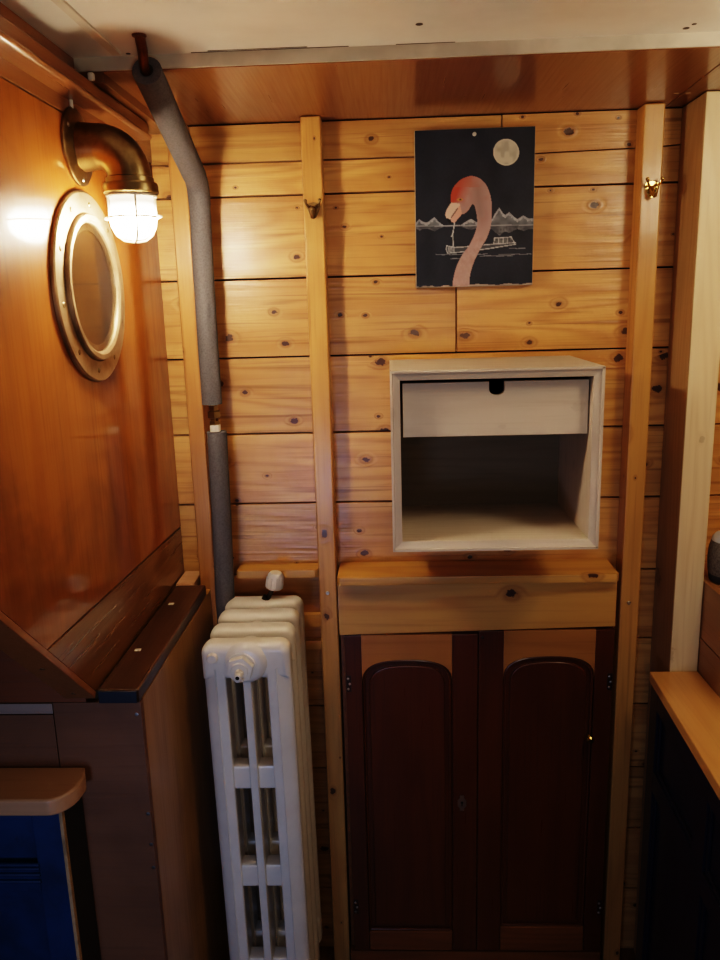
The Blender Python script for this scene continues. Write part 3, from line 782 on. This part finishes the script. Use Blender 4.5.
# ------------------------------------------------------------------ brass elbow bulkhead lamp
def lamp():
    yl, zl, xl = -.462, 2.077, -.447
    t = thing('bulkhead_lamp', (LW, yl, zl), 'lit brass elbow ship lamp with a white caged glass, on the orange wall', 'wall lamp')
    b = MB()
    b.lathe([(.064, .0), (.064, .004), (.060, .007), (.052, .008), (.046, .011), (.040, .012), (.0, .012)], (LW + .0005, yl, zl), (1, 0, 0), 40)
    f = b.build('flange', M['brass'], t)
    for a in (.5, 2.6, 4.7):
        s = MB(); s.lathe([(0, .0025), (.003, .002), (.0045, 0), (.0045, -.002)], (LW + .008, yl + .053 * math.cos(a), zl + .053 * math.sin(a)), (1, 0, 0), 10)
        s.build('screw', M['steel'], f)
    b = MB(); R = .052; path = [(LW + .008, yl, zl), (xl - R, yl, zl)]
    for k in range(1, 13):
        a = k / 12 * PI / 2
        path.append((xl - R + R * math.sin(a), yl, zl - R + R * math.cos(a)))
    path += [(xl, yl, zl - R - .014)]
    b.tube(path, [.041] + [.0375] * (len(path) - 1), 32)
    b.build('elbow', M['brass'], t)
    zc = 2.011
    b = MB(); b.lathe([(.037, .014), (.041, .012), (.041, .004), (.046, .003), (.0475, -.002), (.0475, -.012), (.046, -.014), (.043, -.016), (.0, -.016)], (xl, yl, zc), seg=40); b.build('collar', M['brass'], t)
    b = MB(); b.lathe([(.037, -.0165), (.037, -.052), (.0345, -.068), (.028, -.081), (.0175, -.0885), (0, -.091)], (xl, yl, zc), seg=32)
    j = tag(b.build('glass_jar', M['jar'], t), 'brightly glowing glass jar')
    c = MB(); r = .0405
    prof = [(r, -.014), (r, -.052), (.038, -.069), (.0305, -.084), (.0185, -.093), (0.0, -.0955)]
    for k in range(4):
        a = k * PI / 2 + .45
        c.tube([(xl + q * math.cos(a), yl + q * math.sin(a), zc + h) for q, h in prof], .0021, 8)
    c.ring((xl, yl, zc - .0535), (0, 0, 1), r + .002, .0021, 40, 8)
    c.ring((xl, yl, zc - .018), (0, 0, 1), r + .001, .0026, 40, 8)
    for s in (-1, 1): c.ball((xl + s * (r + .008), yl - s * .004, zc - .0535), .0042, (1.3, 1, .7), 10)
    c.build('cage', M['cagewhite'], t)
    b = MB(); b.tube([(LW + .004, yl - .012, 2.16), (LW + .004, yl - .012, 2.132)], .0035, 8); tag(b.build('cable', M['whiteplastic'], t), 'short pale cable entering the wall above')
    LT = (xl, yl, zc - .05)
lamp()

# ------------------------------------------------------------------ brass porthole
def porthole():
    c = Vector((LW, -.463, 1.839))
    t = thing('porthole', c, 'round brass porthole with dark glass on the orange varnished wall', 'porthole')
    b = MB(); b.lathe([(.166, 0), (.166, .005), (.163, .0075), (.130, .0075), (.128, .003), (.100, .004), (.100, 0)], c + Vector((.0008, 0, 0)), (1, 0, 0), 72, closed=True)
    b.build('flange_ring', M['brassp'], t)
    for k in range(10):
        a = k / 10 * 2 * PI + .2
        s = MB(); s.lathe([(0, .0018), (.0035, .0014), (.005, 0), (.005, -.002)], c + Vector((.0085, .146 * math.cos(a), .146 * math.sin(a))), (1, 0, 0), 12)
        s.build('rivet', M['brass'], t)
    b = MB(); b.lathe([(.1275, .003), (.1275, .013), (.1255, .0155), (.1175, .0155), (.113, .012), (.112, .007), (.112, .003)], c + Vector((.0008, 0, 0)), (1, 0, 0), 72, closed=True)
    b.build('rim', M['brassp'], t)
    b = MB(); b.lathe([(.1118, .006), (.1118, .009), (0, .009)], c, (1, 0, 0), 64); b.build('pane', M['glass'], t)
    b = MB(); b.lathe([(.1118, .0012), (.1118, .003), (0, .003)], c, (1, 0, 0), 64); tag(b.build('backing', M['porthole_back'], t), 'brown board seen behind the glass')
M['porthole_back'] = plain('dull brown backing', (0.16, 0.085, 0.035), .4, var=.25, scale=7)
porthole()

# ------------------------------------------------------------------ dark ledge, boxed-in base
t = thing('window_ledge', (-.5, -.35, 1.11), 'near-black stained wooden ledge along the foot of the orange wall', 'ledge')
b = MB(); b.box(LW + .0035, -.459, -.632, -.098, 1.113, 1.140, .004, pr=.3, seg=3); b.build('ledge_board', M['ledge'], t)
b = MB(); b.box(LW + .006, -.462, -.6345, -.6318, 1.115, 1.138, .001); tag(b.build('end_face', M['navyend'], t), 'navy painted front end')
b = MB(); b.box(LW + .0035, -.489, -.096, -.001, 1.118, 1.143, .002, pr=.9); tag(b.build('end_block', M['steptop'], t), 'pale wood block at the rear end')
for y in (-.222, -.467):
    b = MB(); b.box(-.517, -.505, y - .005, y + .005, 1.1395, 1.1412, .0005); b.build('screw_cap', M['whiteplastic'], t)

t = thing('boxed_base', (-.9, -.3, 0), 'brown plywood boxed-in base below the dark ledge, with a caramel side facing the radiator', 'panelled base')
b = MB(); b.box(-.62, -.459, -.625, -.61, .0, 1.112, .001, pr=.2); b.build('front_panel', M['brownply'], t)
b = MB(); b.box(-1.44, -.6215, -.625, -.61, .0, 1.088, .001, pr=.7); b.build('plank_panel', M['brownply'], t)
b = MB(); b.box(-1.44, -.6215, -.6245, -.61, 1.0895, 1.110, .001); tag(b.build('pale_strip', M['greystrip'], t), 'pale strip above the plank')
b = MB(); b.box(-1.44, LW - .0215, -.624, -.602, 1.112, 1.9, .001, pr=.4); b.build('upper_panel', M['redply'], t)
b = MB(); b.box(-.4745, -.4592, -.6095, -.001, .0, 1.112, .001, pr=.55); tag(b.build('side_panel', M['caramel'], t), 'caramel veneered side')
for (z, x) in ((1.088, -.468), (.885, -.465), (.82, -.4645), (.77, -.4645)):
    b = MB(); b.lathe([(0, .0012), (.0035, .0008), (.0035, -.001)], (x, -.6252, z), (0, -1, 0), 10); b.build('screw', M['steel'], t)

# ------------------------------------------------------------------ blue locker with rounded step
def locker():
    t = thing('blue_locker', (-.9, -.67, 0), 'blue painted low locker with a pale rounded wooden top, at the lower left', 'locker')
    zt = .985; x1, yf = -.556, -.728
    out = [(-1.43, -.6265), (-1.43, yf)]
    out += [(-.605, yf)]
    for k in range(1, 9):
        a = k / 8 * PI / 2
        out.append((-.605 + .042 * math.sin(a), yf + .055 * (1 - math.cos(a))))
    out += [(-.562, -.655), (-.574, -.6265)]
    b = MB(); b.prism(out, 'z', zt - .033, zt, .006, pr=.3, seg=3); b.build('step_top', M['steptop'], t)
    xr = -.585; y0 = yf + .016
    b = MB(); b.box(-1.43, xr - .006, y0 + .012, -.6275, .0, zt - .034); 
    # shaker frame
    b.box(xr - .055, xr - .006, y0, y0 + .012, .0, zt - .034, .0015)
    b.box(-1.43, xr - .055, y0, y0 + .012, .885, zt - .034, .0015) if False else None
    b.box(-1.43, xr - .055, y0, y0 + .012, .79, .845, .0015); b.box(-1.43, xr - .055, y0, y0 + .012, .935, zt - .034, .0015); b.box(-1.43, xr - .055, y0, y0 + .012, .0, .09, .0015)
    b.build('front_panel', M['blue'], t)
    for z in (.846, .838, .826, .812):
        m = MB(); m.tube([(-1.4, y0 - .001, z), (xr - .052, y0 - .001, z)], .0035, 8); m.build('moulding', M['blue'], t)
    b = MB(); b.box(xr - .006, xr, y0 + .009, -.6275, .0, zt - .034, .0005); tag(b.build('side_panel', M['dark'], t), 'near-black side')
    b = MB(); b.box(xr - .006, xr + .0005, y0 - .001, y0 + .009, .0, zt - .034, .001); tag(b.build('edge_strip', M['edge'], t), 'bare pale wood edge of the side')
locker()

# ------------------------------------------------------------------ right side: worktop, backboard, speaker
def right_side():
    th = math.radians(-2.6)
    t = thing('base_unit', (.66, -.7, 0), 'navy panelled base unit under a honey pine worktop, at the lower right', 'kitchen unit')
    zt = .922
    b = MB()
    b.prism([(.607, -.1415), (.7205, -.1415), (.7205, -1.5), (.545, -1.5)], 'z', zt - .026, zt - .0, .003, pr=.35, seg=3); b.build('worktop', M['counter'], t)
    R = Matrix.Translation((.6125, -.137, 0)) @ Matrix.Rotation(th, 4, 'Z')
    zu = zt - .027
    b = MB(); b.M = R
    b.box(.012, .060, -1.48, -.005, .02, zu)
    w = .011
    for (y0, y1) in ((-.06, -.005), (-.40, -.335), (-.74, -.675), (-1.08, -1.015), (-1.48, -1.40)): b.box(0, w + .001, y0, y1, .02, zu, .0015)
    for (z0, z1) in ((.02, .09), (.635, .69), (.845, zu)): b.box(.0005, w + .001, -1.48, -.005, z0, z1, .0015)
    for (z0, z1) in ((.09, .635), (.69, .845)):
        for (y0, y1) in ((-.335, -.06), (-.675, -.40), (-1.015, -.74)):
            for q in ((y0, y1, z0, z0 + .01), (y0, y1, z1 - .01, z1), (y0, y0 + .01, z0, z1), (y1 - .01, y1, z0, z1)):
                b.box(.005, w + .001, *q, .002)
    b.build('navy_front', M['navy'], t)
    t2 = thing('back_ledge', (.8, -.7, .922), 'red-brown pine boarded ledge behind the honey worktop, at the right edge', 'ledge')
    b = MB(); b.box(.7215, .741, -1.5, -.002, 0, 1.005, .0015, pr=.3); b.box(.7222, .741, -1.5, -.002, 1.0065, 1.146, .0015, pr=.8); b.build('front_board', M['backboard'], t2)
    b = MB(); b.box(.742, 1.355, -1.5, -.002, 1.12, 1.1455, .001, pr=.1); b.build('top_board', M['backboard'], t2)
    c = (.778, -.135, 1.1457)
    t3 = thing('fabric_speaker', c, 'small rounded grey fabric speaker on the ledge behind the timber post, at right edge', 'speaker')
    b = MB(); b.lathe([(0, 0), (.036, 0), (.042, .003), (.0445, .012), (.0445, .02)], c, seg=36); b.build('base', M['spkbase'], t3)
    b = MB(); b.lathe([(.0445, .0195), (.047, .03), (.0485, .055), (.047, .08), (.043, .098), (.040, .102)], c, seg=36); b.build('fabric_body', M['fabric'], t3)
    b = MB(); b.lathe([(.0425, .0985), (.0405, .106), (.034, .114), (.02, .119), (0, .120)], c, seg=36); b.build('top_cap', M['spktop'], t3)
right_side()

# ------------------------------------------------------------------ light
def area(name, loc, target, size, energy, col):
    l = bpy.data.lights.new(name, 'AREA'); l.size = size; l.energy = energy; l.color = col; l.shape = 'DISK'; l.specular_factor = .12; l.spread = math.radians(75 if name.startswith('cool') else 180)
    o = bpy.data.objects.new(name, l); COL.objects.link(o); o.location = loc
    o.rotation_euler = (Vector(target) - Vector(loc)).to_track_quat('-Z', 'Y').to_euler()
    return o
pl = bpy.data.lights.new('second_cabin_lamp', 'POINT'); pl.energy = 7.5; pl.color = (1.0, .80, .55); pl.shadow_soft_size = .11
po = bpy.data.objects.new('second_cabin_lamp', pl); COL.objects.link(po); po.location = (.83, -.76, 2.09)
area('cool_fill_light', (-.5, -2.5, .85), (-.35, -.4, .75), .5, 1.5, (.45, .6, 1.0))  # added cool fill behind the camera for the radiator, no modelled source
area('ceiling_fill_light', (.2, -1.95, 1.45), (.1, -1.0, 2.2), .4, 2.6, (1.0, .9, .78))  # added fill aimed upwards to brighten the ceiling
w = bpy.data.worlds.new('cabin ambient'); SC.world = w; w.use_nodes = True
w.node_tree.nodes['Background'].inputs[0].default_value = (.9, .8, .7, 1)
w.node_tree.nodes['Background'].inputs[1].default_value = .008

# ------------------------------------------------------------------ camera
p_, y_, r_ = .22100, -.041868, -.027878
f = Vector((math.sin(y_) * math.cos(p_), math.cos(y_) * math.cos(p_), -math.sin(p_)))
rt = Vector((math.cos(y_), -math.sin(y_), 0)); up = rt.cross(f)
r2 = rt * math.cos(r_) + up * math.sin(r_); u2 = -rt * math.sin(r_) + up * math.cos(r_)
cam = bpy.data.cameras.new('camera'); cam.sensor_fit = 'VERTICAL'; cam.sensor_height = 36.0
cam.lens = 786.44 * 36.0 / 960.0; cam.clip_start = .02
co = bpy.data.objects.new('camera', cam); COL.objects.link(co)
co.matrix_world = Matrix(((r2.x, u2.x, -f.x, 0), (r2.y, u2.y, -f.y, -1.9), (r2.z, u2.z, -f.z, 1.8), (0, 0, 0, 1)))
SC.camera = co
SC.view_settings.view_transform = 'Filmic'
SC.view_settings.look = 'High Contrast'
SC.view_settings.exposure = 0.0
